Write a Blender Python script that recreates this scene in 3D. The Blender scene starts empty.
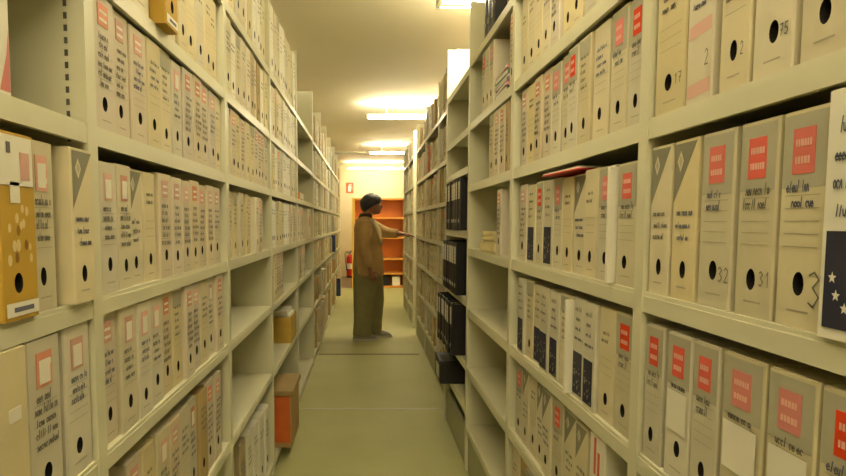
import bpy, bmesh, math, random
from mathutils import Vector, Matrix
R = random.Random(11)
scene = bpy.context.scene
COL = scene.collection
PI = math.pi

# ------------------------------------------------------------------ materials
def mat(name, color, rough=0.6, metal=0.0, var=0.0, noise=0.0, nscale=12.0, emit=None, estr=0.0, bump=0.0, spec=0.4):
    m = bpy.data.materials.new(name); m.use_nodes = True
    nt = m.node_tree; b = nt.nodes['Principled BSDF']
    b.inputs['Base Color'].default_value = (*color, 1)
    b.inputs['Roughness'].default_value = rough
    b.inputs['Metallic'].default_value = metal
    b.inputs['Specular IOR Level'].default_value = spec
    if emit:
        b.inputs['Emission Color'].default_value = (*emit, 1); b.inputs['Emission Strength'].default_value = estr
    src = None
    if var or noise:
        hsv = nt.nodes.new('ShaderNodeHueSaturation'); hsv.inputs['Color'].default_value = (*color, 1)
        val = None
        if var:
            oi = nt.nodes.new('ShaderNodeObjectInfo')
            mr = nt.nodes.new('ShaderNodeMapRange'); mr.inputs['To Min'].default_value = 1 - var; mr.inputs['To Max'].default_value = 1 + var
            nt.links.new(oi.outputs['Random'], mr.inputs['Value']); val = mr.outputs['Result']
            ms = nt.nodes.new('ShaderNodeMath'); ms.operation = 'MULTIPLY'; ms.inputs[1].default_value = 7.31
            nt.links.new(oi.outputs['Random'], ms.inputs[0])
            fr = nt.nodes.new('ShaderNodeMath'); fr.operation = 'FRACT'; nt.links.new(ms.outputs[0], fr.inputs[0])
            m2 = nt.nodes.new('ShaderNodeMapRange'); m2.inputs['To Min'].default_value = 0.75; m2.inputs['To Max'].default_value = 1.3
            nt.links.new(fr.outputs[0], m2.inputs['Value']); nt.links.new(m2.outputs['Result'], hsv.inputs['Saturation'])
        if noise:
            tc = nt.nodes.new('ShaderNodeTexCoord'); nz = nt.nodes.new('ShaderNodeTexNoise')
            nz.inputs['Scale'].default_value = nscale; nz.inputs['Detail'].default_value = 5
            nt.links.new(tc.outputs['Object'], nz.inputs['Vector'])
            mn = nt.nodes.new('ShaderNodeMapRange'); mn.inputs['From Min'].default_value = .25; mn.inputs['From Max'].default_value = .75
            mn.inputs['To Min'].default_value = 1 - noise; mn.inputs['To Max'].default_value = 1 + noise
            nt.links.new(nz.outputs['Fac'], mn.inputs['Value'])
            if val is not None:
                mm = nt.nodes.new('ShaderNodeMath'); mm.operation = 'MULTIPLY'
                nt.links.new(val, mm.inputs[0]); nt.links.new(mn.outputs['Result'], mm.inputs[1]); val = mm.outputs[0]
            else: val = mn.outputs['Result']
            if bump:
                bp = nt.nodes.new('ShaderNodeBump'); bp.inputs['Strength'].default_value = bump; bp.inputs['Distance'].default_value = .01
                nt.links.new(nz.outputs['Fac'], bp.inputs['Height']); nt.links.new(bp.outputs['Normal'], b.inputs['Normal'])
        nt.links.new(val, hsv.inputs['Value'])
        nt.links.new(hsv.outputs['Color'], b.inputs['Base Color'])
    return m

M = dict(
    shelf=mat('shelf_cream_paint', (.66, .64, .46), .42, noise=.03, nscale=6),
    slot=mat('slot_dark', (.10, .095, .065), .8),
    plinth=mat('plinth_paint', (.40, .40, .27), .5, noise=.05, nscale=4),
    board=mat('grey_white_board', (.61, .565, .41), .7, var=.09, noise=.07, nscale=14),
    cream=mat('cream_board', (.655, .585, .39), .7, var=.07, noise=.06, nscale=10),
    pinkish=mat('pinkish_board', (.63, .55, .40), .7, var=.08, noise=.07, nscale=10),
    brownb=mat('brown_board', (.44, .34, .18), .75, var=.12, noise=.08, nscale=10),
    white=mat('white_paper', (.80, .77, .65), .7, noise=.04, nscale=9),
    gray=mat('grey_print', (.42, .40, .29), .7, noise=.05, nscale=16),
    tri=mat('dark_grey_print', (.24, .23, .16), .7, noise=.06, nscale=16),
    red=mat('red_label_print', (.70, .115, .075), .6, var=.10),
    fade=mat('faded_red_print', (.66, .34, .25), .65, var=.15),
    ink=mat('dark_ink', (.15, .14, .11), .7),
    inkb=mat('blue_black_ink', (.13, .135, .17), .7),
    line=mat('ruled_line_print', (.40, .36, .25), .7),
    hole=mat('finger_hole_dark', (.012, .009, .006), .9),
    gold=mat('mustard_board', (.50, .31, .035), .6, noise=.08, nscale=12),
    goldl=mat('pale_mustard_print', (.66, .53, .25), .6),
    golddark=mat('brown_mustard_print', (.27, .14, .02), .6),
    navy=mat('navy_print', (.018, .02, .045), .55),
    black=mat('black_binder_cloth', (.012, .012, .016), .38, var=.2),
    blackb=mat('black_board', (.02, .018, .018), .5, noise=.1),
    bluec=mat('blue_binder_cloth', (.02, .035, .10), .4),
    teal=mat('teal_card', (.10, .27, .24), .6), pink=mat('pink_card', (.62, .30, .33), .6),
    violet=mat('violet_card', (.30, .22, .33), .6), redc=mat('red_card', (.60, .045, .05), .45),
    orangec=mat('orange_card', (.85, .36, .07), .6),
    yellowb=mat('yellow_cardboard', (.50, .33, .06), .7, noise=.1, nscale=12),
    tanb=mat('tan_cardboard', (.42, .27, .10), .7, noise=.1, nscale=12),
    orangeb=mat('orange_red_print', (.60, .13, .025), .6, noise=.1, nscale=12),
    lid=mat('brown_lid_board', (.36, .25, .10), .6, noise=.08),
    paper=mat('yellowed_paper', (.76, .66, .36), .75, noise=.06, nscale=20),
    floor=mat('olive_linoleum', (.43, .43, .195), .6, noise=.06, nscale=2.5),
    seam=mat('seam_dark', (.20, .18, .08), .6), seaml=mat('seam_light', (.50, .48, .33), .5),
    floorfar=mat('brown_tile_floor', (.24, .16, .08), .4, noise=.1, nscale=3),
    ceil=mat('ceiling_paint', (.82, .75, .56), .75, noise=.03, nscale=1.3),
    wall=mat('wall_paint', (.72, .62, .38), .8, noise=.03, nscale=1.5),
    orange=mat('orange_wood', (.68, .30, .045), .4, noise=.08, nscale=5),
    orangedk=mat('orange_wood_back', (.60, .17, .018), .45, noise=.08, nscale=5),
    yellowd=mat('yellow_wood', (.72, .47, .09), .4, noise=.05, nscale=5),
    steel=mat('lamp_housing', (.70, .68, .55), .4), 
    tube=mat('lamp_tube_lit', (.9, .9, .8), .4, emit=(1.0, .885, .63), estr=46.0),
    tubeb=mat('lamp_tube_bright', (.9, .9, .8), .4, emit=(1.0, .885, .63), estr=80.0),
    tubec=mat('lamp_tube_weaker', (.9, .9, .8), .4, emit=(1.0, .885, .63), estr=36.0),
    redtext=mat('pale_label_lettering', (.80, .47, .38), .6),
    tubeoff=mat('lamp_tube_off', (.55, .53, .42), .3),
    extred=mat('extinguisher_red', (.60, .03, .02), .3), extblk=mat('black_rubber', (.02, .02, .02), .5),
    signred=mat('sign_red', (.70, .10, .03), .5), signwhite=mat('sign_white', (.85, .82, .72), .5),
    skin=mat('skin', (.30, .135, .075), .5, noise=.05, nscale=20), hair=mat('dark_hair', (.012, .013, .018), .42, noise=.3, nscale=60, bump=.6),
    jacket=mat('tan_jacket_cloth', (.42, .275, .11), .85, noise=.12, nscale=14, bump=.25),
    trouser=mat('olive_trouser_cloth', (.24, .22, .10), .9, noise=.12, nscale=12, bump=.25),
    collar=mat('dark_collar_cloth', (.03, .02, .018), .8), pale_front=mat('cream_front_cloth', (.50, .40, .23), .8),
    shoe=mat('grey_shoe', (.32, .29, .23), .6), shoel=mat('pale_shoe_trim', (.55, .52, .45), .6),
    eyew=mat('eye_white', (.7, .68, .62), .3), lip=mat('lip', (.27, .08, .05), .5),
    metal=mat('grey_metal', (.45, .44, .40), .35, metal=.7),
)

# ------------------------------------------------------------------ mesh builder
class MB:
    def __init__(s): s.v = []; s.f = []; s.m = []; s.names = []
    def mi(s, m):
        if m not in s.names: s.names.append(m)
        return s.names.index(m)
    def add(s, verts, faces, m):
        o = len(s.v); k = s.mi(m); s.v += [tuple(p) for p in verts]
        for f in faces: s.f.append(tuple(i + o for i in f)); s.m.append(k)
    def box(s, x0, x1, y0, y1, z0, z1, m, mx=None):
        vs = [(x, y, z) for z in (z0, z1) for y in (y0, y1) for x in (x0, x1)]
        if mx: vs = [mx @ Vector(p) for p in vs]
        s.add(vs, [(0, 2, 3, 1), (4, 5, 7, 6), (0, 1, 5, 4), (2, 6, 7, 3), (0, 4, 6, 2), (1, 3, 7, 5)], m)
    def bbox(s, x0, x1, y0, y1, z0, z1, m, c=.003, mx=None):
        # box with chamfered edges
        vs = []; 
        for z in (z0, z1):
            for y in (y0, y1):
                for x in (x0, x1):
                    sx = c if x == x0 else -c; sy = c if y == y0 else -c; sz = c if z == z0 else -c
                    vs += [(x, y + sy, z + sz), (x + sx, y, z + sz), (x + sx, y + sy, z)]
        bm = bmesh.new(); bv = [bm.verts.new(mx @ Vector(p) if mx else p) for p in vs]
        h = bmesh.ops.convex_hull(bm, input=bv)
        bm.verts.index_update(); 
        s.add([p.co.copy() for p in bm.verts], [[q.index for q in f.verts] for f in bm.faces], m); bm.free()
    def quadxz(s, x0, x1, z0, z1, y, m):      # faces -Y
        s.add([(x0, y, z0), (x1, y, z0), (x1, y, z1), (x0, y, z1)], [(0, 1, 2, 3)], m)
    def polyxz(s, pts, y, m):
        s.add([(x, y, z) for x, z in pts], [tuple(range(len(pts)))], m)
    def stroke(s, pts, w, y, m):              # ribbon on the xz plane
        for (ax, az), (bx, bz) in zip(pts, pts[1:]):
            dx, dz = bx - ax, bz - az; L = math.hypot(dx, dz) or 1e-6
            nx, nz = -dz / L * w / 2, dx / L * w / 2; ex, ez = dx / L * w * .3, dz / L * w * .3
            q = [(ax - ex - nx, az - ez - nz), (bx + ex - nx, bz + ez - nz), (bx + ex + nx, bz + ez + nz), (ax - ex + nx, az - ez + nz)]
            s.add([(a, y, b) for a, b in q], [(0, 1, 2, 3)], m)
    def loft(s, rings, m, cap=True):
        n = len(rings[0]); vs = [p for r in rings for p in r]; fs = []
        for i in range(len(rings) - 1):
            for j in range(n):
                a = i * n + j; b = i * n + (j + 1) % n
                fs.append((a, b, b + n, a + n))
        if cap: fs.append(tuple(reversed(range(n)))); fs.append(tuple(range((len(rings) - 1) * n, len(rings) * n)))
        s.add(vs, fs, m)
    def tube(s, pts, rad, m, n=12, flat=None):
        pts = [Vector(p) for p in pts]; rings = []; 
        if not isinstance(rad, (list, tuple)): rad = [rad] * len(pts)
        t0 = (pts[1] - pts[0]).normalized(); up = Vector((0, 1, 0)) if abs(t0.y) < .9 else Vector((1, 0, 0))
        for i, p in enumerate(pts):
            t = (pts[min(i + 1, len(pts) - 1)] - pts[max(i - 1, 0)]).normalized()
            u = (up - t * up.dot(t)).normalized(); w = t.cross(u); up = u
            r = rad[i]; ra, rb = (r if isinstance(r, (list, tuple)) else (r, r))
            rings.append([p + u * ra * math.cos(2 * PI * k / n) + w * rb * math.sin(2 * PI * k / n) for k in range(n)])
        s.loft(rings, m)
    def ell(s, c, r, m, nu=16, nv=10):
        c = Vector(c); vs = [c + Vector((0, 0, r[2]))]
        for i in range(1, nv):
            th = PI * i / nv
            for j in range(nu):
                ph = 2 * PI * j / nu
                vs.append(c + Vector((r[0] * math.sin(th) * math.cos(ph), r[1] * math.sin(th) * math.sin(ph), r[2] * math.cos(th))))
        vs.append(c - Vector((0, 0, r[2]))); fs = []
        for j in range(nu): fs.append((0, 1 + j, 1 + (j + 1) % nu))
        for i in range(nv - 2):
            for j in range(nu):
                a = 1 + i * nu + j; b = 1 + i * nu + (j + 1) % nu; fs.append((a, a + nu, b + nu, b))
        L = len(vs) - 1; o = 1 + (nv - 2) * nu
        for j in range(nu): fs.append((L, o + (j + 1) % nu, o + j))
        s.add(vs, fs, m)
    def mesh(s, name, smooth=False):
        me = bpy.data.meshes.new(name); me.from_pydata(s.v, [], s.f)
        for n in s.names: me.materials.append(M[n])
        me.polygons.foreach_set('material_index', s.m)
        if smooth: me.polygons.foreach_set('use_smooth', [True] * len(me.polygons))
        me.update(); return me
    def build(s, name, parent=None, smooth=False):
        return link(name, s.mesh(name, smooth), parent)

def link(name, me, parent=None):
    o = bpy.data.objects.new(name, me); COL.objects.link(o)
    if parent: o.parent = parent
    return o
def tag(o, label, cat, group=None, kind=None):
    o['label'] = label; o['category'] = cat
    if group: o['group'] = group
    if kind: o['kind'] = kind
    return o
def thing(name, label, cat, loc=(0, 0, 0), rz=0, group=None):
    o = bpy.data.objects.new(name, None); COL.objects.link(o); o.empty_display_size = .05
    o.location = loc; o.rotation_euler = (0, 0, rz)
    return tag(o, label, cat, group)
def struct(o, label=None):
    o['kind'] = 'structure'
    if label: o['label'] = label
    return o
def remesh(o, voxel, smooth_it=3):
    md = o.modifiers.new('r', 'REMESH'); md.mode = 'VOXEL'; md.voxel_size = voxel; md.use_smooth_shade = True
    ms = o.modifiers.new('s', 'SMOOTH'); ms.iterations = smooth_it; ms.factor = .5
    dg = bpy.context.evaluated_depsgraph_get(); me = bpy.data.meshes.new_from_object(o.evaluated_get(dg))
    o.modifiers.clear(); old = o.data; mats = [m for m in old.materials]; o.data = me
    if not me.materials:
        for m in mats: me.materials.append(m)

# ------------------------------------------------------------------ camera (eye height 1.38 m, looking down the aisle)
cam_d = bpy.data.cameras.new('camera'); cam = bpy.data.objects.new('camera', cam_d); COL.objects.link(cam)
cam.location = (0, 0, 1.38); cam.rotation_euler = (math.radians(90 - 4.135), 0, 0)
cam_d.sensor_width = 36; cam_d.lens = 36 * 572.84 / 846; cam_d.clip_start = .02
cam_d.shift_x = (423 - 365.45) / 846; cam_d.shift_y = (264.1 - 238) / 846
scene.camera = cam
scene.view_settings.view_transform = 'Standard'; scene.view_settings.look = 'None'
scene.view_settings.gamma = 1; scene.view_settings.exposure = 0.38

# ------------------------------------------------------------------ room shell
XW, Y0W, Y1W, ZC = 2.6, -2.2, 14.7, 2.85
b = MB(); b.box(-XW, XW, Y0W, 12.05, -.12, 0, 'floor'); struct(b.build('floor'))
b = MB(); b.box(-XW, XW, 12.05, Y1W, -.12, -.002, 'floorfar'); struct(b.build('floor_back'))
b = MB(); b.box(-XW, XW, Y0W, Y1W, ZC, ZC + .12, 'ceil'); struct(b.build('ceiling'))
b = MB(); b.box(-XW - .12, -XW, Y0W, Y1W, -.12, ZC + .12, 'wall'); struct(b.build('wall_left'))
b = MB(); b.box(XW, XW + .12, Y0W, Y1W, -.12, ZC + .12, 'wall'); struct(b.build('wall_right'))
b = MB(); b.box(-XW - .12, XW + .12, Y1W, Y1W + .12, -.12, ZC + .12, 'wall'); struct(b.build('wall_back'))
b = MB(); b.box(-XW - .12, XW + .12, Y0W - .12, Y0W, -.12, ZC + .12, 'wall'); struct(b.build('wall_front'))
b = MB(); b.box(-.50, .565, 5.91, 5.97, 0, .0025, 'seam'); struct(b.build('trim_1'))
b = MB(); b.box(-.50, .565, 4.15, 4.18, 0, .0025, 'seaml'); struct(b.build('trim_2'))
b = MB(); b.box(-.50, .565, 6.50, 6.515, 0, .002, 'seaml'); struct(b.build('trim_3'))
b = MB(); b.box(-.50, .565, 2.36, 2.39, 0, .0025, 'seaml'); struct(b.build('trim_4'))

# ------------------------------------------------------------------ ceiling lamps
def lamp(x0, x1, y, label, lit='tube'):
    t = thing('ceiling_lamp', label, 'ceiling lamp', ((x0 + x1) / 2, y, ZC), 0, 'fluorescent lamps along the aisle ceiling')
    L = (x1 - x0) / 2
    for e in (-1, 1):
        k = MB(); k.tube([(e * L * .6, 0, -.13), (e * L * .6, 0, -.06), (e * L * .6, 0, 0)], .006, 'steel', 8); k.build('rod', t)
    h = MB(); h.bbox(-L, L, -.022, .022, -.185, -.13, 'steel', .005); h.build('housing', t)
    for sd in (-1, 1):
        for e in (-1, 1):
            c = MB(); xa, xb = sorted((e * (L - .005), e * (L - .030))); ya, yb = sorted((sd * .0222, sd * .062)); c.box(xa, xb, ya, yb, -.188, -.145, 'steel'); c.build('socket', t)
        k = MB(); k.tube([(-L + .031, sd * .045, -.167), (0, sd * .045, -.167), (L - .031, sd * .045, -.167)], .014, lit, 12); k.build('tube', t, True)
lamp(-.60, .65, 1.45, 'added out-of-view fluorescent lamp on the ceiling above the mustard yellow boxes', 'tubec')  # added out of view to brighten the near shelves
lamp(1.15, 2.40, 4.6, 'added unseen fluorescent lamp over the hidden aisle right of the near shelves', 'tubeb')  # added unseen lamp, evens out the ceiling brightness
lamp(-2.40, -1.15, 4.6, 'added unseen fluorescent lamp over the hidden aisle left of the near shelves', 'tubeb')  # left counterpart, likewise added for ceiling light
lamp(1.15, 2.40, 8.8, 'added unseen fluorescent lamp over the hidden aisle right of the far shelves', 'tubeb')  # added unseen, lifts the ceiling over the far shelves
lamp(-2.40, -1.15, 8.8, 'added unseen fluorescent lamp over the hidden aisle left of the far shelves', 'tubeb')  # far left counterpart, also an added unseen lamp
lamp(-.60, .65, -.6, 'added fluorescent lamp on the ceiling behind the viewpoint', 'tubeb')  # added behind the viewpoint, fills the camera-facing panels with light
lamp(.42, 1.67, 3.50, 'fluorescent lamp on the ceiling above the black binders', 'tubeb')
lamp(0.0, 1.30, 7.2, 'brightest lit fluorescent lamp, on the ceiling over the standing person', 'tubeb')
lamp(-.62, .03, 10.9, 'unlit lamp on the ceiling left of a lit one, beyond the person', 'tubeoff')
lamp(.06, 1.30, 10.9, 'lit fluorescent lamp in line with the unlit one, beyond the person', 'tubeb')
lamp(-.45, .95, 14.0, 'lit fluorescent lamp farthest away, close to the back wall', 'tubeb')

# ------------------------------------------------------------------ shelving runs
DEP = .40
def run(name_label, side, X, bays, levels, top, plinth_h, lip=.036, slots=()):
    """side -1 left / +1 right; X face distance; bays list of Y edges; levels: per-bay list of shelf-top heights"""
    t = thing('shelving_unit', name_label, 'shelving', (side * X, bays[0], 0))
    def bx(m, a, bb, y0, y1, z0, z1, mt):     # a,bb depth from the face
        x0, x1 = sorted((side * a, side * bb)); m.box(x0, x1, y0 - bays[0], y1 - bays[0], z0, z1, mt)
    for i, y in enumerate(bays):
        u = MB(); bx(u, .0302, DEP, y, y + .022, 0, top, 'shelf'); bx(u, 0, .03, y - .007, y + .029, 0, top, 'shelf')
        if i in slots:
            z = .3
            while z < top - .05:
                bx(u, .034, .040, y - .0008, y, z, z + .011, 'slot'); z += .0215
        u.build('upright', t)
    for i in range(len(bays) - 1):
        y0, y1 = bays[i] + .022, bays[i + 1]
        for z in levels[i]:
            s = MB(); bx(s, .004, DEP - .012, y0 + .001, y1 - .001, z - .008, z, 'shelf'); bx(s, .002, .012, y0 + .0075, y1 - .0075, z - lip, z - .008, 'shelf')
            bx(s, DEP - .022, DEP - .012, y0 + .001, y1 - .001, z - lip, z - .008, 'shelf'); s.build('shelf', t)
        p = MB(); bx(p, DEP - .010, DEP, y0 + .001, y1 - .001, .02, top - .01, 'shelf'); p.build('back_panel', t)  # unseen back sheet, added to block light through the run
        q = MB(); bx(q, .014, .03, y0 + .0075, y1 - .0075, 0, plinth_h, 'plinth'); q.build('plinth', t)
    return t
XL, XR, XF = .495, .555, .620
LV = dict(S=2.175, T=1.852, A=1.558, B=1.242, C=.940, D=.575, E=.085)
RV = dict(S=2.240, T=1.907, A=1.584, B=1.242, C=.911, D=.585, E=.261)
FV = dict(S=2.250, T=1.872, A=1.545, B=1.225, C=.905, D=.572, E=.262)
B3 = dict(S=2.215, T=1.900, Q=1.690, P=1.335, N=.955, D=.598, E=.350)
LB = [-.02, 1.043, 2.062, 3.020, 4.185, 5.440]
RB = [.10, 1.150, 2.190, 3.105, 3.950]
FA = [4.00, 4.92, 5.94, 6.98]
FB = [7.45, 8.35, 9.30]
LF = [5.50, 6.45, 7.40, 8.35, 9.35, 10.40, 11.45]
run('cream steel shelving run along the near left side of the aisle', -1, XL, LB, [list(LV.values())] * 5, 2.60, .05, slots=(1,))
run('cream steel shelving run on the far left behind the near left run', -1, XL + .004, LF, [list(LV.values())] * 6, 2.60, .05)
run('cream steel shelving run along the near right side of the aisle', 1, XR, RB, [list(RV.values())] * 3 + [list(B3.values())], 2.54, .22, .040)
run('cream steel shelving run on the right just beyond the black binders', 1, XF, FA, [list(FV.values())] * 3, 2.56, .22)
run('short shelving run at the far right end beside the orange bookcase', 1, XF, FB, [list(FV.values())] * 2, 2.56, .22)

# ------------------------------------------------------------------ archive boxes
DIG = {'1': [[(.3, .75), (.6, 1), (.6, 0)]], '2': [[(.1, .8), (.4, 1), (.8, .85), (.75, .55), (.1, 0), (.9, 0)]],
       '3': [[(.1, .9), (.5, 1), (.85, .8), (.4, .55), (.9, .3), (.5, 0), (.1, .1)]], '7': [[(.1, 1), (.9, 1), (.4, 0)], [(.3, .5), (.8, .5)]],
       '5': [[(.85, 1), (.2, 1), (.15, .55), (.6, .6), (.85, .3), (.5, 0), (.1, .08)]], '6': [[(.75, 1), (.25, .6), (.15, .2), (.5, 0), (.85, .25), (.5, .5), (.2, .3)]]}
def digits(b, text, x, z, h, y, m, w=.0018):
    for ch in text:
        for st in DIG[ch]: b.stroke([(x + px * h * .55, z + pz * h) for px, pz in st], w, y, m)
        x += h * .72
def scribble(b, rnd, x0, x1, z, h, y, m, w=.0016):
    x = x0 + rnd.uniform(0, .006); m_h = h * .55; left = rnd.randint(3, 6)
    while x < x1 - .006:
        g = rnd.random(); lw = rnd.uniform(.0032, .0052); sl = h * .12
        if g < .30: pts = [(x + lw * (.5 + .5 * math.cos(a * PI / 3 + .6)) + sl * .3, z + m_h * (.5 + .5 * math.sin(a * PI / 3 + .6))) for a in range(rnd.choice([5, 7]))]
        elif g < .50: pts = [(x, z), (x + sl, z + m_h), (x + lw * .7, z + m_h * .95), (x + lw, z)]
        elif g < .68: pts = [(x + lw * .3, z), (x + lw * .3 + sl, z + h * rnd.uniform(.85, 1.05))]
        elif g < .82: pts = [(x, z + m_h), (x + lw * .2, z + .1 * h), (x + lw * .8, z), (x + lw, z + m_h)]
        else: pts = [(x, z + m_h * .5), (x + lw, z + m_h * .55), (x + lw * .6, z + m_h), (x, z + m_h * .5), (x + lw * .4, z), (x + lw, z + .1 * h)]
        b.stroke(pts, w * .8, y, m); x += lw + .0009; left -= 1
        if left == 0: x += rnd.uniform(.003, .006); left = rnd.randint(2, 6)
W0, H0, D0 = .090, .270, .350
def face_with_hole(b, x0, x1, z0, z1, cx, cz, r, y, m):
    q = r * 1.35; n = 16; sq = []; ci = []
    for k in range(n):
        a = 2 * PI * k / n + PI / 4; c, s_ = math.cos(a), math.sin(a); t = q / max(abs(c), abs(s_))
        sq.append((cx + c * t, y, cz + s_ * t)); ci.append((cx + c * r * .8, y, cz + s_ * r * 1.12))
    b.add(sq + ci, [(k, (k + 1) % n, n + (k + 1) % n, n + k) for k in range(n)], m)
    for a0, a1, c0, c1 in ((x0, x1, z0, cz - q), (x0, x1, cz + q, z1), (x0, cx - q, cz - q, cz + q), (cx + q, x1, cz - q, cz + q)):
        b.quadxz(a0, a1, c0, c1, y, m)
    return ci
def box_meshes(kind, seed, extra=None):
    rnd = random.Random(seed * 31 + sum(ord(ch) for ch in kind)); b = MB(); w, h, d = W0, H0, D0
    body = {'red': 'board', 'tri': 'cream', 'plain': 'cream', 'dark': 'board', 'fade': 'pinkish', 'stripe': 'cream', 'gold': 'gold', 'blank': 'cream', 'stars': 'white',
            'frame': 'board', 'brown': 'brownb', 'corner': 'white', 'number': 'cream', 'white': 'white', 'slip': 'board', 'marks': 'white'}[kind]
    c = .0025; hx = w / 2; yf = 0.0; holed = kind not in ('blank', 'corner', 'stars')
    # sides with a chamfered front edge
    prof = [(-hx, c), (-hx + c, 0), (hx - c, 0), (hx, c), (hx, d), (-hx, d)]
    vs = [(x, y, z) for z in (0, h) for x, y in prof]; n = 6
    fs = [(i, (i + 1) % n, n + (i + 1) % n, n + i) for i in range(n) if i != 1] + [tuple(reversed(range(n))), tuple(range(n, 2 * n))]
    b.add(vs, fs, body)
    # lid flap: a slightly raised folded edge on the top
    b.box(-hx + .001, hx - .001, .004, d * .55, h, h + .0015, body)
    hz = rnd.uniform(.050, .060); cx = rnd.uniform(-.006, .004); ring = None
    if holed: ring = face_with_hole(b, -hx + c, hx - c, 0, h, cx, hz, .0135, 0, body)
    else: b.quadxz(-hx + c, hx - c, 0, h, 0, body)
    e = -.0004; e2 = -.0008; ink = rnd.choice(['ink', 'ink', 'inkb'])
    lab = MB(); ltop = h - .022
    def ruled(z0, z1, st=.016):
        z = z1
        while z > z0: b.quadxz(-hx + .012, hx - .012, z, z + .0011, e2, 'line'); z -= st
    def writing(z1, nl, hh=.012, gap=.019):
        z = z1
        for k in range(nl):
            scribble(b, rnd, -hx + rnd.uniform(.010, .02), hx - rnd.uniform(.008, .03), z - hh, hh * rnd.uniform(.8, 1.1), e2 * 1.5, ink, .0025); z -= gap
    if kind in ('red', 'slip', 'frame'):
        b.quadxz(-hx + .004, hx - .004, h - .095, h - .004, e, 'gray') if kind != 'frame' else None
        lm = 'red' if kind != 'frame' else 'fade'
        x0, x1, z0, z1 = -.022, .020, ltop - .056, ltop
        lab.box(x0, x1, -.0012, -.0004, z0, z1, lm)
        for zc in ((z0 + (z1 - z0) * .30), (z0 + (z1 - z0) * .68)):
            x = x0 + .006
            while x < x1 - .007:
                ww = rnd.uniform(.003, .0055); lab.quadxz(x, x + ww, zc - .0045, zc + .0045, -.0016, 'redtext' if kind != 'frame' else 'white'); x += ww + .0014
        if kind == 'frame':
            lab.quadxz(x0 + .006, x1 - .006, z0 + .005, z1 - .012, -.0018, 'white')
        writing(h - .085, rnd.randint(3, 5) if kind == 'frame' else rnd.randint(2, 3), .015, .019); ruled(.085, h - .105)
        if kind == 'slip': b.quadxz(-hx + .008, hx - .010, .09, .165, e2 * 2.2, 'white'); writing(.155, 2, .014, .024)
        b.quadxz(-.02, .022, .020, .0225, e, 'line')
    elif kind == 'tri':
        b.polyxz([(-hx + .003, h - .105), (hx - .004, h - .004), (-hx + .003, h - .004)], e, 'tri')
        dx, dz = -.018, h - .034
        b.polyxz([(dx, dz - .018), (dx + .012, dz), (dx, dz + .018), (dx - .012, dz)], e2, 'cream')
        b.polyxz([(dx, dz - .011), (dx + .007, dz), (dx, dz + .011), (dx - .007, dz)], e2 * 1.5, 'gray')
        writing(h - .115, 3, .011, .021); b.quadxz(-.02, .018, .020, .0225, e, 'line')
    elif kind in ('plain', 'brown', 'white', 'number'):
        if kind == 'plain' and rnd.random() < .5: b.quadxz(-hx + .005, hx - .005, h - .05, h - .005, e, 'gray')
        writing(h - .04 - rnd.uniform(0, .03), rnd.randint(2, 5)); ruled(.095, h - .12, .019); b.quadxz(-.018, .02, .018, .0205, e, 'line')
    elif kind == 'dark':
        x0, x1, z0, z1 = -hx + .006, hx - .018, .010, .125
        lab.box(x0, x1, -.0012, -.0004, z0, z1, 'navy')
        for k in range(16):
            a, q = rnd.uniform(x0 + .006, x1 - .006), rnd.uniform(z0 + .005, z1 - .03); r = rnd.uniform(.0018, .0045)
            lab.polyxz([(a + r * math.cos(t * PI / 3), q + r * math.sin(t * PI / 3)) for t in range(6)], -.0016, 'line')
        writing(h - .02, 4, .013, .026)
    elif kind == 'fade':
        lab.box(-.026, .018, -.0012, -.0004, ltop - .038, ltop + .006, 'fade')
        for zc in (ltop - .026, ltop - .010): lab.quadxz(-.020, .012, zc - .003, zc + .003, -.0016, 'white')
        writing(h - .072, rnd.randint(4, 6), .015, .019); ruled(.085, .15); b.quadxz(-.018, .02, .018, .0205, e, 'line')
    elif kind == 'stripe':
        for z0 in (.008, .104): b.polyxz([(-hx + .006, z0), (hx - .006, z0 + .004), (hx - .006, z0 + .026), (-hx + .006, z0 + .022)], e, 'fade')
        b.quadxz(-hx + .008, hx - .012, .036, .098, e, 'cream'); writing(h - .05, 4); 
    elif kind == 'gold':
        lab.box(-hx + .002, hx - .006, -.0012, -.0004, h - .075, h - .004, 'white'); lab.quadxz(.006, .030, h - .066, h - .026, -.0016, 'fade'); lab.quadxz(-.026, -.016, h - .030, h - .014, -.0016, 'ink')
        b.polyxz([(-.02, h - .10), (.004, h - .10), (.004, h - .07), (-.02, h - .07)], -.0012, 'white')
        b.quadxz(-hx + .006, hx - .003, .006, .026, -.0012, 'white'); b.quadxz(-.022, .028, .012, .019, -.0016, 'inkb')
        for k in range(14):
            a, q = rnd.uniform(-.03, .028), rnd.uniform(.085, .17); r = rnd.uniform(.005, .010)
            b.polyxz([(a + r * .6 * math.cos(t * PI / 4), q + r * math.sin(t * PI / 4)) for t in range(8)], e, rnd.choice(['goldl', 'goldl', 'golddark']))
    elif kind == 'corner':
        b.polyxz([(hx - .028, .005), (hx - .004, .005), (hx - .004, .10), (hx - .010, .062)], e, 'red'); writing(h - .06, 3)
    elif kind == 'marks':
        b.quadxz(-.018, -.004, h - .095, h - .004, e, 'red'); b.quadxz(.004, .018, h - .125, h - .035, e, 'red'); writing(h - .15, 2)
    elif kind == 'blank':
        lab.box(-.002, .026, -.0012, -.0004, .165, .185, 'white')
    elif kind == 'stars':
        x0, x1, z0, z1 = -hx + .010, hx - .002, .012, .118
        lab.box(x0, x1, -.0012, -.0004, z0, z1, 'navy')
        cxs, czs = .016, .078
        lab.polyxz([(cxs + .014 * math.cos(t * PI / 8), czs + .018 * math.sin(t * PI / 8)) for t in range(16)], -.0016, 'golddark')
        lab.polyxz([(cxs + .008 * math.cos(t * PI / 8), czs + .011 * math.sin(t * PI / 8)) for t in range(16)], -.0019, 'gold')
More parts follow.
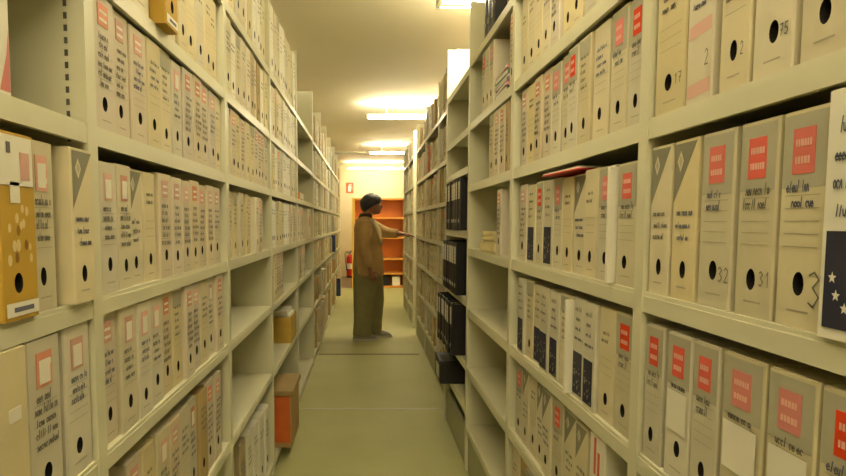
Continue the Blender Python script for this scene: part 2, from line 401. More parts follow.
        for k in range(9):
            an = PI * (1.05 + k * .16); sx, sz = .014 + .036 * math.cos(an), .074 + .042 * math.sin(an)
            if not (x0 + .004 < sx < x1 - .004): continue
            lab.polyxz([(sx + (.0068 if t % 2 == 0 else .003) * math.sin(t * PI / 5), sz + (.0068 if t % 2 == 0 else .003) * math.cos(t * PI / 5)) for t in range(10)], -.0016, 'white')
        writing(h - .03, 4, .016, .030)
    if extra: digits(b, extra[0], extra[1], extra[2], extra[3], e2 * 1.5, 'ink', extra[4] if len(extra) > 4 else .0018)
    hb = None
    if ring:
        hb = MB(); n = 16
        inn = [(x * 1.0, .014, z) for x, y, z in ring]
        hb.add(ring + inn, [(k, (k + 1) % n, n + (k + 1) % n, n + k) for k in range(n)] + [tuple(range(n, 2 * n))], 'hole')
        hb = hb.mesh('finger_hole')
    return b.mesh('box_body'), (lab.mesh('spine_label') if lab.v else None), hb
CACHE = {}
LOOK = {'red': 'archive box with red label', 'tri': 'archive box with grey triangle', 'plain': 'plain cream archive box', 'dark': 'archive box with dark panel', 'fade': 'archive box with faded label',
        'stripe': 'archive box with orange stripes', 'gold': 'mustard yellow archive box', 'blank': 'blank cream archive box', 'stars': 'archive box with navy stars panel', 'frame': 'archive box with pink-framed label',
        'brown': 'brown archive box', 'corner': 'white box with red corner', 'number': 'numbered cream archive box', 'white': 'white archive box', 'slip': 'archive box with white slip', 'marks': 'white box with two red strips'}
SHN = dict(S='topmost shelf', T='overhead shelf', A='head-high shelf', B='eye-level shelf', C='waist-high shelf', D='knee-high shelf', E='bottom shelf')
ORD = ['', 'nearest', 'second nearest', 'third nearest', 'fourth nearest', 'fifth nearest', 'sixth nearest', 'seventh nearest', 'eighth nearest', 'ninth nearest', 'tenth nearest',
       'eleventh nearest', 'twelfth nearest', 'thirteenth nearest', 'fourteenth nearest', 'fifteenth nearest', 'sixteenth nearest']
NBOX = [0]
def abox(kind, side, X, ya, yb, z, h, nth, shelf, bay, seed=None, extra=None, out=0.0, tilt=0.0, d=None):
    seed = R.randint(0, 3) if seed is None else seed
    key = (kind, seed, extra)
    if key not in CACHE: CACHE[key] = box_meshes(kind, seed, extra)
    body, lab, hole = CACHE[key]
    label = '%s, %s on the %s, %s' % (LOOK[kind], ORD[nth], SHN[shelf], bay)
    t = thing('archive_box', label, 'box', (side * (X + .008 - out), (ya + yb) / 2, z + .0006), -side * PI / 2, 'archive boxes on the shelves')
    t.scale = ((yb - ya - .002) / W0, (d or D0) / D0, h / H0)
    if tilt: t.rotation_euler = (0, tilt, -side * PI / 2)
    link('box_body', body, t)
    if lab: link('spine_label', lab, t)
    if hole: link('finger_hole', hole, t)
    NBOX[0] += 1
    return t
def row(side, X, y0, y1, z, shelf, bay, kinds, wmean, h, gaps=None, n=None, jit=.006, start=1, d=None, slips={}):
    """fill from near (y0) to far (y1)"""
    y = y0; k = 0
    while True:
        w = wmean * R.uniform(.88, 1.12)
        if y + w > y1 or (n and k >= n): break
        kd = kinds[k % len(kinds)] if isinstance(kinds, list) else R.choices(list(kinds), list(kinds.values()))[0]
        abox(kd, side, X, y, y + w, z, h * R.uniform(.975, 1.012), start + k, shelf, bay, out=R.uniform(-jit, jit) - .004, d=d)
        y += w + R.uniform(.0005, .004); k += 1
        if k in slips:
            t = thing('folder', slips[k], 'folder', (side * (X - .008), y + .0085, z + .001)); b = MB()
            xa, xb = sorted((0, side * .22)); b.bbox(xa, xb, -.0065, .0065, 0, h * .97, 'white', .0015); b.build('cover', t)
            p = MB(); xa, xb = sorted((side * .004, side * .2205)); p.box(xa, xb, -.0045, .0045, h * .9702, h * .974, 'paper'); p.build('sheets', t); y += .018
    return y
# --- right, nearest bay
bay = 'nearest right bay'; Z = RV
for i, (a, c, kd, ex) in enumerate([(.682, .762, 'plain', None), (.773, .853, 'number', ('75', .017, .046, .015)), (.860, .932, 'number', ('2', .020, .046, .018)), (.950, 1.027, 'stripe', ('2', .020, .055, .024)), (1.031, 1.135, 'number', ('17', .016, .046, .017))]):
    abox(kd, 1, XR, a, c, Z['A'], .280, i + 1, 'A', bay, i % 4, ex)
for i, (a, c, kd, ex) in enumerate([(.610, .694, 'stars', None), (.701, .783, 'red', ('3', .020, .030, .042, .0022)), (.789, .870, 'red', ('31', .016, .045, .020)), (.881, .968, 'slip' if 0 else 'red', ('32', .015, .042, .022)), (.978, 1.055, 'tri', None), (1.062, 1.136, 'tri', None)]):
    abox(kd, 1, XR, a, c, Z['B'], .282 if i else .292, i + 1, 'B', bay, i % 4, ex, out=.012 if i == 0 else 0)
for i, (a, c, kd, ex) in enumerate([(.600, .694, 'red', None), (.698, .787, 'slip', ('1172', -.024, .138, .018)), (.792, .888, 'slip', None), (.896, .970, 'red', None), (.973, 1.054, 'slip', None), (1.066, 1.136, 'red', None)]):
    abox(kd, 1, XR, a, c, Z['C'], .268, i + 1, 'C', bay, (i + 1) % 4, ex)
# --- right, second bay
bay = 'second right bay'; y0, y1 = 1.186, 2.175
row(1, XR, y0, y1, Z['T'], 'T', bay, {'plain': 5, 'red': 1, 'number': 2, 'fade': 1}, .087, .275)
row(1, XR, y0 + .01, y1, Z['A'], 'A', bay, ['red', 'red', 'plain', 'plain', 'red', 'red', 'red', 'fade', 'fade', 'plain', 'fade'], .086, .272)
row(1, XR, y0 + .01, y1, Z['B'], 'B', bay, ['red', 'red', 'plain', 'tri', 'plain', 'red', 'dark', 'red', 'dark', 'fade', 'plain'], .084, .270, slips={1: 'slim white folder jutting out on the eye-level shelf, second right bay'})
row(1, XR, y0 + .005, y1, Z['C'], 'C', bay, ['red', 'plain', 'dark', 'dark', 'plain', 'dark', 'dark', 'dark', 'plain', 'dark', 'dark'], .086, .266, slips={4: 'slim white folder jutting out on the waist-high shelf, second right bay'})
row(1, XR, y0 + .24, y1, Z['D'], 'D', bay, ['tri', 'tri', 'red', 'tri', 'tri', 'plain', 'tri', 'red', 'plain'], .086, .27, start=2)
t = abox('marks', 1, XR, y0 + .125, y0 + .215, Z['D'], .275, 1, 'D', bay, 1)
row(1, XR, y0 + .5, y1, Z['E'], 'E', bay, {'plain': 3, 'brown': 1, 'red': 2}, .09, .27)
# --- right, third bay
bay = 'third right bay'
for i, (a, c, kd) in enumerate([(2.285, 2.335, 'brown'), (2.35, 2.435, 'fade'), (2.445, 2.535, 'fade'), (2.545, 2.64, 'plain')]): abox(kd, 1, XR, a, c, Z['A'], .275, i + 1, 'A', bay)
for i, (a, c, kd) in enumerate([(2.222, 2.285, 'fade'), (2.575, 2.655, 'red'), (2.66, 2.735, 'plain'), (2.74, 2.82, 'red')]): abox(kd, 1, XR, a, c, Z['T'], .275, i + 1, 'T', bay)
abox('fade', 1, XR, 2.385, 2.465, Z['B'], .275, 1, 'B', bay)
# --- right, first bay of the far run
bay = 'fifth right bay'
FK = {'plain': 5, 'brown': 2, 'red': 1, 'fade': 3}
for s_, hh in (('S', .31), ('T', .275), ('A', .275), ('B', .275), ('C', .275), ('D', .28)):
    row(1, XF, 4.04, 4.905, FV[s_], s_, bay, FK, .092, hh, jit=.014)
# --- left, nearest bay
bay = 'nearest left bay'; Z = LV
abox('corner', -1, XL, .742, .832, Z['A'], .250, 1, 'A', bay, 0)
for i, (a, c, kd, o) in enumerate([(.770, .857, 'gold', .012), (.861, .930, 'frame', 0), (.955, 1.030, 'tri', .016)]): abox(kd, -1, XL, a, c, Z['B'], .262, i + 1, 'B', bay, i, out=o)
for i, (a, c, kd, o) in enumerate([(.730, .822, 'blank', .01), (.829, .922, 'frame', .004), (.940, 1.030, 'frame', 0)]): abox(kd, -1, XL, a, c, Z['C'], .262, i + 1, 'C', bay, i + 1, out=o)
# --- left, second bay
bay = 'second left bay'; y0, y1 = 1.085, 2.045
abox('gold', -1, XL, 1.395, 1.485, Z['T'], .275, 4, 'T', bay, 3, out=.030)
row(-1, XL, 1.085, 1.39, Z['T'], 'T', bay, {'plain': 1}, .094, .275, n=3)
row(-1, XL, 1.49, y1, Z['T'], 'T', bay, {'plain': 3, 'number': 2}, .085, .275, start=5)
row(-1, XL, y0, y1, Z['A'], 'A', bay, ['fade', 'fade', 'fade', 'plain', 'plain', 'frame', 'fade', 'fade', 'fade', 'fade', 'plain'], .082, .252)
row(-1, XL, y0, y1, Z['B'], 'B', bay, ['frame', 'frame', 'tri', 'plain', 'fade', 'fade', 'fade', 'fade', 'fade', 'fade', 'fade'], .082, .258)
row(-1, XL, y0, y1, Z['C'], 'C', bay, ['fade', 'frame', 'frame', 'frame', 'fade', 'plain', 'fade', 'fade', 'plain', 'frame', 'fade', 'fade'], .080, .262)
row(-1, XL, y0 + .10, y1, Z['D'], 'D', bay, ['fade', 'plain', 'frame', 'fade', 'plain', 'frame', 'brown', 'fade', 'fade', 'frame', 'fade'], .084, .29)
# --- left, third bay
bay = 'third left bay'; y0, y1 = 2.10, 3.005
row(-1, XL, y0, y1, Z['S'], 'S', bay, {'plain': 4, 'white': 3}, .088, .32)
row(-1, XL, y0, y1, Z['T'], 'T', bay, {'plain': 4, 'white': 2, 'brown': 1}, .086, .275)
row(-1, XL, y0, y1, Z['A'], 'A', bay, {'plain': 4, 'fade': 3}, .086, .252)
row(-1, XL, y0 + .02, y1 - .12, Z['B'], 'B', bay, ['plain', 'fade', 'plain', 'plain', 'fade'], .062, .255, jit=.02)
for i in range(5): abox('brown' if i == 0 else 'white', -1, XL, 2.37 + i * .118, 2.37 + i * .118 + .108, Z['E'], .345, i + 1, 'E', bay, i % 3, out=-.030 + .006 * i, d=.30)
# --- left, fourth bay
bay = 'fourth left bay'; y0, y1 = 3.06, 4.165
row(-1, XL, y0, y1, Z['S'], 'S', bay, {'white': 4, 'plain': 3}, .10, .385)
row(-1, XL, y0, y1, Z['T'], 'T', bay, {'white': 3, 'plain': 3, 'fade': 1}, .095, .275)
row(-1, XL, y0, y1, Z['A'], 'A', bay, {'white': 3, 'plain': 3, 'fade': 1}, .095, .252)
row(-1, XL, y0, y1, Z['B'], 'B', bay, {'white': 2, 'plain': 3, 'fade': 2}, .095, .26)
row(-1, XL, y0, 3.62, Z['C'], 'C', bay, {'fade': 3, 'plain': 1}, .09, .258)
# --- left, fifth bay
bay = 'fifth left bay'
row(-1, XL, 4.24, 4.80, Z['B'], 'B', bay, {'fade': 3, 'white': 1}, .095, .26)
row(-1, XL, 4.45, 4.85, Z['C'], 'C', bay, {'fade': 3}, .095, .26)

# --- the many boxes too far away to tell apart
GAPS = [(LV['C'], 8.56, 8.68), (LV['E'], 10.04, 10.16)]
st = MB(); rn = random.Random(5)
def stuffrow(side, X, y0, y1, z, hh, mats, wm=.095, jit=.02):
    y = y0
    while y + wm < y1:
        w = wm * rn.uniform(.75, 1.15); o = rn.uniform(-jit, jit); h = hh * rn.uniform(.9, 1.03); m = rn.choice(mats)
        if any(side < 0 and abs(z - gz) < .01 and ga < y + w and y < gb for gz, ga, gb in GAPS): y += .02; continue
        xa, xb = sorted((side * (X + .02 - o), side * (X + .33 - o)))
        st.box(xa, xb, y, y + w, z + .0006, z + h, m); xf = side * (X + .0192 - o)
        for (za, zb, ww, mm) in ((.78, .93, .5, rn.choice(['fade', 'red', 'white', 'gray', 'gray'])), (.16, .25, .22, 'hole'), (.42, .66, .6, rn.choice(['line', 'gray', 'white']))):
            yc = y + w / 2; q = [(xf, yc - w * ww / 2, z + h * za), (xf, yc + w * ww / 2, z + h * za), (xf, yc + w * ww / 2, z + h * zb), (xf, yc - w * ww / 2, z + h * zb)]
            st.add(q if side < 0 else q[::-1], [(0, 1, 2, 3)], mm)
        y += w + rn.choice([.002, .002, .004, .02])
stuffrow(1, XF, 4.04, 4.905, FV['E'], .27, ['cream', 'brownb', 'board', 'pinkish'])
rmats = ['cream', 'brownb', 'cream', 'board', 'pinkish', 'cream']
for i in range(1, 3):
    for s_, hh in (('S', .28), ('T', .275), ('A', .27), ('B', .27), ('C', .27), ('D', .28), ('E', .27)):
        stuffrow(1, XF, FA[i] + .035, FA[i + 1] - .01, FV[s_], hh if s_ != 'S' else (.26 if i == 1 else .22), rmats + (['orangeb'] if s_ == 'T' else []))
for i in range(2):
    for s_ in 'STABCDE': stuffrow(1, XF, FB[i] + .035, FB[i + 1] - .01, FV[s_], .27, rmats)
for i in range(6):
    for s_ in 'STABCDE':
        lm = ['board', 'cream', 'pinkish', 'brownb', 'cream']
        if s_ in 'STAB': lm = ['board', 'cream', 'white', 'pinkish', 'white', 'brownb']
        if s_ in 'DE': lm = ['brownb', 'brownb', 'pinkish', 'tanb', 'board']
        if i in (2, 3) and s_ in 'TABS': lm = ['white', 'white', 'white', 'gray']
        stuffrow(-1, XL + .004, LF[i] + .035, LF[i + 1] - .01, LV[s_], (.245 if s_ != 'E' else .38), lm, jit=.035)
tag(st.build('archive_box_row'), 'small distant archive boxes packed along the far ends of both shelving sides', 'boxes', None, 'stuff')

# ------------------------------------------------------------------ black binders, fourth right bay
def binder_meshes(seed, cloth='black'):
    rnd = random.Random(seed); b = MB(); w, h, d = .070, .305, .285
    n = 7; arc = [(-w / 2 + w * k / n, -.006 * math.sin(PI * k / n)) for k in range(n + 1)]
    prof = arc + [(w / 2, d), (w / 2 - .003, d), (w / 2 - .003, .006), (-w / 2 + .003, .006), (-w / 2 + .003, d), (-w / 2, d)]
    k = len(prof); vs = [(x, y, z) for z in (0, h) for x, y in prof]
    b.add(vs, [(i, (i + 1) % k, k + (i + 1) % k, k + i) for i in range(k)] + [tuple(reversed(range(k))), tuple(range(k, 2 * k))], cloth)
    l = MB(); l.box(-.020, .020, -.0075, -.0055, h * .60, h * .93, 'white')
    for q in range(4): scribble(l, rnd, -.016, .015, h * .64 + q * .02, .009, -.0079, 'ink')
    p = MB(); p.box(-w / 2 + .006, w / 2 - .006, .02, d - .012, .004, h - .008, 'paper')
    r = MB(); pts = [(.011 * math.cos(a * PI / 6), -.0068, .055 + .011 * math.sin(a * PI / 6)) for a in range(13)]; r.tube(pts, .0022, 'metal', 6)
    return [('cover', b.mesh('cover')), ('spine_label', l.mesh('spine_label')), ('pages', p.mesh('pages')), ('finger_ring', r.mesh('finger_ring'))]
BIN = [binder_meshes(k) for k in range(3)]
BIN_BLUE = binder_meshes(9, 'bluec')
def binder(side, X, y, z, label, k=0, out=0, lean=0, grp='black binders on the fourth right bay', parts=None):
    t = thing('ring_binder', label, 'binder', (side * (X + .01 - out), y, z + .001), -side * PI / 2, grp)
    if lean: t.rotation_euler = (0, lean, -side * PI / 2); t.location.z += .035 * abs(math.sin(lean))
    for n_, me in (parts or BIN[k]): link(n_, me, t)
    return t
for sh, out, nm in (('P', .012, 'upper binder row'), ('N', .035, 'middle binder row'), ('D', .060, 'lower binder row')):
    for i in range(8):
        binder(1, XR, 3.365 + i * .0745, B3[sh], 'black ring binder with white spine label, %s in the %s' % (ORD[i + 1], nm), i % 3, out + R.uniform(-.006, .006))
for i in range(3):
    binder(1, XR, 2.60 + i * .075, RV['S'], 'black ring binder on the topmost shelf, %s above the third right bay' % ORD[i + 1], i % 3, 0, grp='black binders on the topmost right shelf')
t = thing('box_file', 'black box file lying flat on the bottom shelf below the black binders', 'box', (.478, 3.60, B3['E'] + .001))
b = MB(); b.bbox(0, .30, 0, .27, 0, .125, 'blackb', .004); b.build('case', t)
b = MB(); b.bbox(-.004, .304, -.004, .274, .1255, .148, 'blackb', .006); b.build('lid', t)
b = MB(); b.box(-.0015, 0, .07, .20, .02, .105, 'white'); b.build('spine_label', t)['label'] = 'white spine label'
# red booklet lying across the box tops, right second bay
t = thing('booklet', 'red booklet lying on box tops under the head-high shelf, second right bay', 'booklet', (.60, 1.62, RV['B'] + .2755), .05)
b = MB(); b.bbox(-.06, .17, -.13, .13, 0, .004, 'redc', .001); b.build('cover', t)
b = MB(); b.box(-.057, .167, -.127, .127, .0041, .0085, 'white'); b.build('pages', t)
# coloured folders lying in a pile, third right bay
zz = RV['T'] + .0008
for i, (m, nm, hh) in enumerate([('navy', 'dark', .018), ('pink', 'pink', .016), ('violet', 'violet', .016), ('white', 'white', .010), ('teal', 'teal', .022), ('pink', 'upper pink', .014)]):
    t = thing('card_folder', '%s card folder lying in the small pile on the overhead shelf, third right bay' % nm, 'folder', (.70, 2.43, zz), R.uniform(-.06, .06), 'coloured folders in a pile')
    b = MB(); b.bbox(-.135, .13, -.115, .115, 0, hh, m, .002); b.build('cover', t)
    b = MB(); b.box(-.1365, .10, -.10, .10, .004, hh - .004, 'white'); b.build('sheets', t); zz += hh + .0008
# yellowed paper piles beside the lone box, third right bay
for (ya, yb, za, zb, nm) in ((2.50, 2.78, 0, .052, 'lower pile of yellowed paper on the eye-level shelf, third right bay'), (2.52, 2.74, .0535, .098, 'upper pile of yellowed paper stacked on another, third right bay')):
    t = thing('paper_pile', nm, 'paper', (.66, (ya + yb) / 2, RV['B'] + za + .001), R.uniform(-.08, .08), 'yellowed paper piles'); c = (yb - ya) / 2; k = 6
    for q in range(k):
        b = MB(); e = R.uniform(-.006, .006); z0 = (zb - za) * q / k; b.box(-.10 + e, .17 + e, -c + e, c + e, z0, z0 + (zb - za) / k - .0008, 'paper'); b.build('sheaf', t)
# cream roll on the topmost shelf
t = thing('paper_roll', 'cream paper roll on the topmost shelf beside the black binders', 'roll', (.60, 2.44, RV['S'] + .056))
b = MB(); b.tube([(0, 0, 0), (.15, 0, 0), (.30, 0, 0)], .055, 'cream', 20); b.build('sheet', t, True)
b = MB(); b.tube([(-.003, 0, 0), (.0, 0, 0), (.001, 0, 0)], .03, 'hole', 14); b.build('core', t)

# ------------------------------------------------------------------ loose things on the left shelves
t = thing('cardboard_crate', 'tan crate with orange end and brown lid standing on the bottom left shelf', 'crate', (-.425, 3.22, LV['E'] + .001))
b = MB(); b.bbox(-.33, 0, 0, .36, 0, .315, 'tanb', .003); b.build('body', t)
b = MB(); b.box(-.30, -.008, -.002, -.0004, .03, .30, 'orangeb'); b.build('orange_panel', t)['label'] = 'orange printed end panel'
b = MB(); b.bbox(-.342, .012, -.012, .372, .306, .335, 'lid', .003); b.build('lid', t)
t = thing('carton', 'yellow open carton holding white papers on the knee-high shelf, fourth left bay', 'box', (-.497, 3.78, LV['D'] + .001))
b = MB()
for (x0, x1, y0, y1, z0, z1) in ((-.30, 0, 0, .004, 0, .175), (-.30, 0, .296, .30, 0, .175), (-.30, -.296, .004, .296, 0, .175), (-.004, 0, .004, .296, 0, .175), (-.296, -.004, .004, .296, 0, .004)): b.box(x0, x1, y0, y1, z0, z1, 'yellowb')
b.build('body', t)
t = thing('paper_pile', 'white papers heaped inside the yellow carton, fourth left bay', 'paper', (-.64, 3.93, LV['D'] + .0062))
for q in range(7):
    b = MB(); e = R.uniform(-.01, .01); b.box(-.12 + e, .125 + e, -.125 + e, .125 + e, q * .030, q * .030 + .029, 'white'); b.build('sheaf', t)
t = thing('carton', 'small white carton on the bottom shelf behind the tan crate', 'box', (-.497, 3.90, LV['E'] + .001))
b = MB(); b.bbox(-.22, 0, 0, .16, 0, .20, 'white', .003); b.build('body', t); b = MB(); b.box(-.21, -.005, .06, .10, .2002, .2012, 'paper'); b.build('tape', t)
t = thing('card_folder', 'orange folder bundle lying on the head-high shelf, fifth left bay', 'folder', (-.60, 4.52, LV['A'] + .001))
b = MB(); b.bbox(-.13, .10, -.13, .13, 0, .055, 'orangec', .004); b.build('cover', t); b = MB(); b.box(-.10, .102, -.12, .12, .006, .048, 'white'); b.build('sheets', t)
t = thing('card_folder', 'dark folder bundle lying behind the orange one, fifth left bay', 'folder', (-.63, 4.82, LV['A'] + .001))
b = MB(); b.bbox(-.13, .10, -.12, .12, 0, .07, 'golddark', .004); b.build('cover', t); b = MB(); b.box(-.10, .102, -.11, .11, .006, .060, 'paper'); b.build('sheets', t)
t = thing('carton', 'pale carton with red round mark on the eye-level shelf, fifth left bay', 'box', (-.487, 4.86, LV['B'] + .001))
b = MB(); b.bbox(-.30, 0, 0, .26, 0, .255, 'pinkish', .003); b.build('body', t)
b = MB(); b.add([(.0006, .13 + .05 * math.cos(k * PI / 10), .15 + .05 * math.sin(k * PI / 10)) for k in range(20)], [tuple(range(20))], 'red'); b.build('round_mark', t)['label'] = 'red round mark'
binder(-1, XL, 8.62, LV['C'], 'blue binder jutting from the far left shelves at waist height', 0, .05, grp=None, parts=BIN_BLUE).scale.z = .82
binder(-1, XL, 10.10, LV['E'], 'blue binder jutting from the bottom shelf at the far left', 0, .06, grp=None, parts=BIN_BLUE)

# ------------------------------------------------------------------ bookcase, wall sign, fire extinguisher
t = thing('bookcase', 'orange wooden bookcase with empty shelves at the end of the aisle', 'bookcase', (-.285, 12.10, 0)); W = 1.15; H = 1.90; Dp = .36
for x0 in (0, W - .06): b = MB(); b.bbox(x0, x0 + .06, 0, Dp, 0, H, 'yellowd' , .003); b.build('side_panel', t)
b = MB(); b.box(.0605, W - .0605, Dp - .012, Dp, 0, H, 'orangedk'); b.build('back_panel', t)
for z in (.02, .30, .61, 1.06, 1.475, 1.875): b = MB(); b.bbox(.061, W - .061, .004, Dp - .013, z - .02, z + .02, 'orange', .003); b.build('shelf', t)
for (x0, h, w, m, lb, c) in ((.86, .17, .16, 'white', 'pale box on the lowest shelf of the orange bookcase', 'box'), (.66, .19, .15, 'blackb', 'dark box beside the pale one in the orange bookcase', 'box')):
    q = thing('storage_box', lb, c, (-.285 + x0, 12.16, .0415)); b = MB(); b.bbox(0, w, 0, .22, 0, h, m, .004); b.build('body', q); b = MB(); b.bbox(-.003, w + .003, -.003, .223, h, h + .02, m, .003); b.build('lid', q)
t = thing('wall_sign', 'small red sign with white pictogram high on the back wall', 'sign', (-.40, Y1W - .001, 2.13))
b = MB(); b.box(-.095, .095, -.004, 0, 0, .27, 'signred'); b.build('plate', t)
b = MB(); b.polyxz([(-.045, .04), (.03, .04), (.03, .16), (.012, .185), (-.027, .185), (-.045, .16)], -.0046, 'signwhite'); b.quadxz(-.018, .004, .185, .215, -.0046, 'signwhite'); b.stroke([(-.02, .215), (.045, .225)], .014, -.0046, 'signwhite')
b.stroke([(.0, .205), (.05, .18), (.058, .09)], .010, -.0046, 'signwhite'); b.build('pictogram', t)
t = thing('fire_extinguisher', 'red fire extinguisher on the floor by the back wall left of the bookcase', 'fire extinguisher', (-.385, 14.45, -.002))
def lathe(b, prof, m, n=24): b.loft([[(r * math.cos(2 * PI * k / n), r * math.sin(2 * PI * k / n), z) for k in range(n)] for r, z in prof], m)
b = MB(); lathe(b, [(.088, .03), (.094, .045), (.094, .47), (.085, .52), (.06, .555), (.028, .57), (.026, .59)], 'extred'); b.build('cylinder', t, True)
b = MB(); lathe(b, [(.092, 0), (.098, .005), (.098, .04), (.09, .046)], 'extblk'); b.build('base_ring', t)
b = MB(); lathe(b, [(.022, .59), (.026, .60), (.026, .63), (.02, .64)], 'metal', 14); b.build('valve', t)
b = MB(); b.bbox(-.012, .10, -.012, .012, .64, .655, 'extblk', .003); b.bbox(-.012, .09, -.010, .010, .665, .678, 'extblk', .003); b.build('handle', t)
b = MB(); b.tube([(-.02, 0, .61), (-.08, -.02, .66), (-.13, -.05, .60), (-.12, -.07, .45), (-.09, -.085, .28), (-.08, -.085, .18)], [.009, .009, .009, .009, .012, .017], 'extblk', 8); b.build('hose', t, True)
b = MB(); n = 24; lathe_pts = [[(.0948 * math.cos(-PI * .95 + PI * .9 * k / 10), .0948 * math.sin(-PI * .95 + PI * .9 * k / 10), z) for k in range(11)] for z in (.22, .36)]
b.add(lathe_pts[0] + lathe_pts[1], [(k, k + 1, k + 12, k + 11) for k in range(10)], 'signwhite'); b.build('label_band', t)

# ------------------------------------------------------------------ the person
P = thing('person', 'person in tan jacket and olive trousers reaching to the right shelves', 'person', (0, 6.75, 0))
RA = [(.00, -.165, 1.385), (-.012, -.215, 1.25), (-.018, -.235, 1.09), (.018, -.232, .97), (.058, -.222, .845)]
LA = [(.02, .160, 1.375), (.12, .195, 1.325), (.245, .190, 1.260), (.345, .155, 1.250), (.442, .115, 1.246)]
b = MB()
# head, face, neck
b.ell((.078, 0, 1.600), (.104, .083, .110), 'skin', 20, 14)
b.ell((.112, 0, 1.552), (.070, .063, .078), 'skin', 18, 12)        # jaw
b.ell((.148, 0, 1.506), (.030, .032, .026), 'skin', 12, 8)         # chin
b.tube([(.168, 0, 1.602), (.192, 0, 1.572), (.200, 0, 1.556)], [.010, .014, .013], 'skin', 10)   # nose
b.ell((.170, 0, 1.528), (.016, .024, .012), 'skin', 10, 8)         # mouth
for s_ in (-1, 1):
    b.ell((.062, s_ * .083, 1.582), (.019, .008, .030), 'skin', 12, 8)
    b.ell((.158, s_ * .036, 1.608), (.018, .022, .010), 'skin', 10, 8)  # brow
b.tube([(-.012, 0, 1.36), (.010, 0, 1.44), (.050, 0, 1.54)], [.066, .056, .054], 'skin', 16)
b.tube([(.03, 0, .84), (.03, 0, .98), (.022, 0, 1.15), (.005, 0, 1.32), (-.005, 0, 1.40)], [(.13, .105), (.13, .105), (.15, .105), (.15, .09), (.09, .065)], 'skin', 20)
for A in (RA, LA): b.tube(A, [.052, .046, .040, .036, .027], 'skin', 14)
for s_, x in ((-1, -.03), (1, .11)): b.tube([(.03, s_ * .085, .90), ((x + .03) / 2, s_ * .09, .70), (x, s_ * .09, .48), (x - .01, s_ * .09, .28), (x - .015, s_ * .09, .07)], [.085, .075, .055, .052, .036], 'skin', 14)
def hand(b, wrist, fwd, palm_n, side, curl):
    f = Vector(fwd).normalized(); n = Vector(palm_n); n = (n - f * n.dot(f)).normalized(); a = f.cross(n) * side; w = Vector(wrist)
    b.tube([w - f * .02, w + f * .025, w + f * .06, w + f * .088], [(.020, .026), (.024, .036), (.019, .041), (.014, .040)] if abs(n.y) > .7 else [(.026, .020), (.036, .022), (.041, .017), (.040, .013)], 'skin', 14)
    for k, (o, L) in enumerate(((.031, .068), (.0105, .078), (-.0105, .072), (-.031, .056))):
        p = w + f * .075 + a * o; pts = [p]; d = f.copy()
        for q in range(3):
            d = (d + n * curl).normalized(); p = p + d * L * (.45, .32, .28)[q]; pts.append(p)
        b.tube(pts, [.0092, .0088, .008, .0065], 'skin', 8)
    p = w + f * .022 + a * .026; p2 = p + (f * .55 + a * .75 + n * .25).normalized() * .04; p3 = p2 + (f * .9 + a * .15 + n * .3).normalized() * .030; p4 = p3 + (f * .95 + n * .3).normalized() * .022
    b.tube([p, p2, p3, p4], [.015, .0115, .0095, .0075], 'skin', 8)
hand(b, (.062, -.221, .835), (.30, .02, -.95), (.25, .95, .12), 1, .30)
hand(b, (.448, .113, 1.246), (.97, -.12, -.14), (-.12, -.05, -1.0), -1, .16)
body = b.build('body', P); remesh(body, .0055, 2)
for p in body.data.polygons: p.use_smooth = True
for s_ in (-1, 1):
    b = MB(); b.ell((.167, s_ * .033, 1.590), (.012, .014, .009), 'eyew', 12, 8); b.ell((.1775, s_ * .034, 1.588), (.003, .006, .006), 'hair', 8, 6); b.build('eye', P, True)
b = MB(); b.ell((.184, 0, 1.529), (.006, .020, .006), 'lip', 10, 6); b.build('lips', P, True)
# hair: short dark cap of hair, longer at the nape
b = MB(); nu, nv = 28, 18; hr = random.Random(2); rings = []
for i in range(nv + 1):
    ring = []
    for j in range(nu):
        ph = 2 * PI * j / nu; cx = math.cos(ph)
        th_max = PI * (.60 - .20 * cx - .0 * abs(math.sin(ph))); th = .02 + (th_max - .02) * i / nv
        k = 1 + hr.uniform(-.045, .035); ring.append((.070 + .136 * k * math.sin(th) * cx, .112 * k * math.sin(th) * math.sin(ph), 1.598 + .126 * k * math.cos(th)))
    rings.append(ring)
b.loft(rings, 'hair', cap=False)
inner = [[(.070 + (x - .070) * .80, y * .80, 1.598 + (z - 1.598) * .80) for x, y, z in r] for r in rings]
b.loft([r[::-1] for r in inner], 'hair', cap=False)
o1 = nv * nu; o2 = (nv + 1) * nu
for j in range(nu): b.add([rings[-1][j], rings[-1][(j + 1) % nu], inner[-1][(j + 1) % nu], inner[-1][j]], [(0, 1, 2, 3)], 'hair')
b.build('hair', P, True)
# jacket
def oval(cx, cy, z, rx, ry, n=28, lean=0): return [(cx + rx * math.cos(2 * PI * k / n) , cy + ry * math.sin(2 * PI * k / n), z + lean * math.cos(2 * PI * k / n)) for k in range(n)]
b = MB(); b.loft([oval(.036, 0, .755, .176, .205), oval(.036, 0, .80, .186, .212), oval(.034, 0, .95, .178, .200), oval(.030, 0, 1.08, .166, .195), oval(.022, 0, 1.22, .158, .198), oval(.006, 0, 1.32, .145, .200), oval(-.006, 0, 1.39, .112, .170), oval(-.006, 0, 1.435, .078, .105), oval(0, 0, 1.462, .066, .070)], 'jacket')
def ext(A, k): a, c = Vector(A[k]), Vector(A[k + 1]); return a.lerp(c, .75)
b.tube(RA[:4] + [ext(RA, 3)], [.078, .070, .062, .056, .052], 'jacket', 16)
b.tube(LA[:3] + [tuple(Vector(LA[2]).lerp(Vector(LA[3]), .98)), tuple(Vector(LA[3]).lerp(Vector(LA[4]), .45))], [.080, .074, .068, .060, .055], 'jacket', 16)
j = b.build('jacket', P); remesh(j, .011, 4)
for p in j.data.polygons: p.use_smooth = True
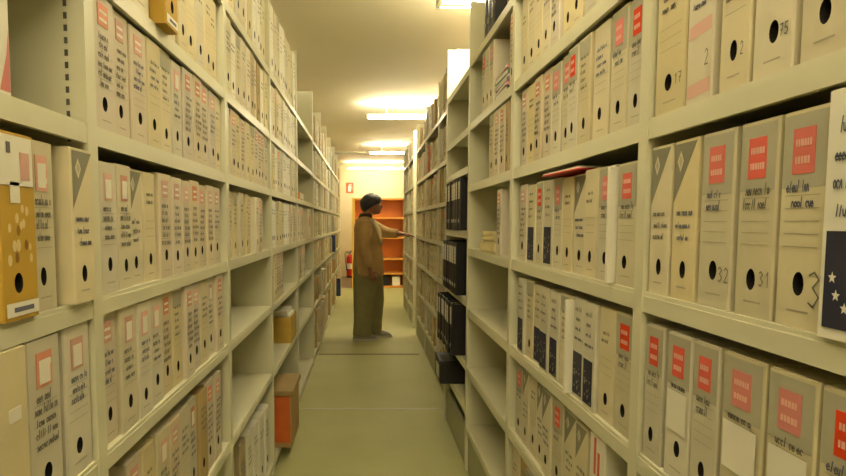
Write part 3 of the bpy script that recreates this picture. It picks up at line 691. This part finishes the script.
b = MB(); b.loft([oval(-.004, 0, 1.425, .086, .092), oval(.004, 0, 1.475, .074, .074), oval(.008, 0, 1.49, .066, .066), oval(.004, 0, 1.46, .06, .06)], 'collar'); b.build('collar', P, True)
b = MB(); vs = []  # paler cream strip laid down the jacket front
for q, (z, cx, rx, ry) in enumerate([(1.435, -.004, .086, .115), (1.39, -.002, .125, .182), (1.32, .010, .156, .210), (1.22, .024, .167, .207), (1.12, .030, .172, .202)]):
    for a in (-62 + q * 7, -45 + q * 5, -28 + q * 3, -12, 0, 12): vs.append((cx + rx * math.cos(math.radians(a)), ry * math.sin(math.radians(a)), z))
b.add(vs, [(q * 6 + k, q * 6 + k + 1, q * 6 + k + 7, q * 6 + k + 6) for q in range(4) for k in range(5)], 'pale_front')
plk = b.build('front_strip', P, True); md = plk.modifiers.new('s', 'SOLIDIFY'); md.thickness = .010; md.offset = 0
# trousers
b = MB(); b.loft([oval(.032, 0, .70, .150, .170), oval(.034, 0, .80, .166, .185), oval(.034, 0, .93, .150, .170), oval(.030, 0, .98, .140, .16)], 'trouser')
for s_, x in ((-1, -.030), (1, .095)):
    b.tube([(.034, s_ * .085, .86), ((x + .034) / 2, s_ * .090, .70), (x + .010, s_ * .095, .45), (x, s_ * .095, .22), (x - .010, s_ * .095, .055)], [(.10, .160), (.10, .150), (.093, .122), (.087, .108), (.091, .112)], 'trouser', 20)
tr = b.build('trousers', P); remesh(tr, .011, 4)
for p in tr.data.polygons: p.use_smooth = True
for s_, x in ((-1, -.06), (1, .12)):
    b = MB(); b.loft([oval(x + .055, s_ * .095, .002, .145, .046, 20), oval(x + .055, s_ * .095, .025, .148, .048, 20)], 'shoel'); sole = b
    so = MB(); so.loft([oval(x + .055, s_ * .095, .0255, .143, .045, 20), oval(x + .045, s_ * .095, .055, .128, .043, 20), oval(x + .01, s_ * .095, .085, .085, .040, 20), oval(x - .015, s_ * .095, .11, .058, .036, 20)], 'shoe')
    sh = so.build('shoe', P, True); q = sole.build('sole', sh); q['label'] = 'pale shoe sole'

# ------------------------------------------------------------------ soft ambient so the room's unseen aisles are not black
w = bpy.data.worlds.new('world'); scene.world = w; w.use_nodes = True
w.node_tree.nodes['Background'].inputs[0].default_value = (1, .9, .65, 1); w.node_tree.nodes['Background'].inputs[1].default_value = .3
print('BOXES', NBOX[0])
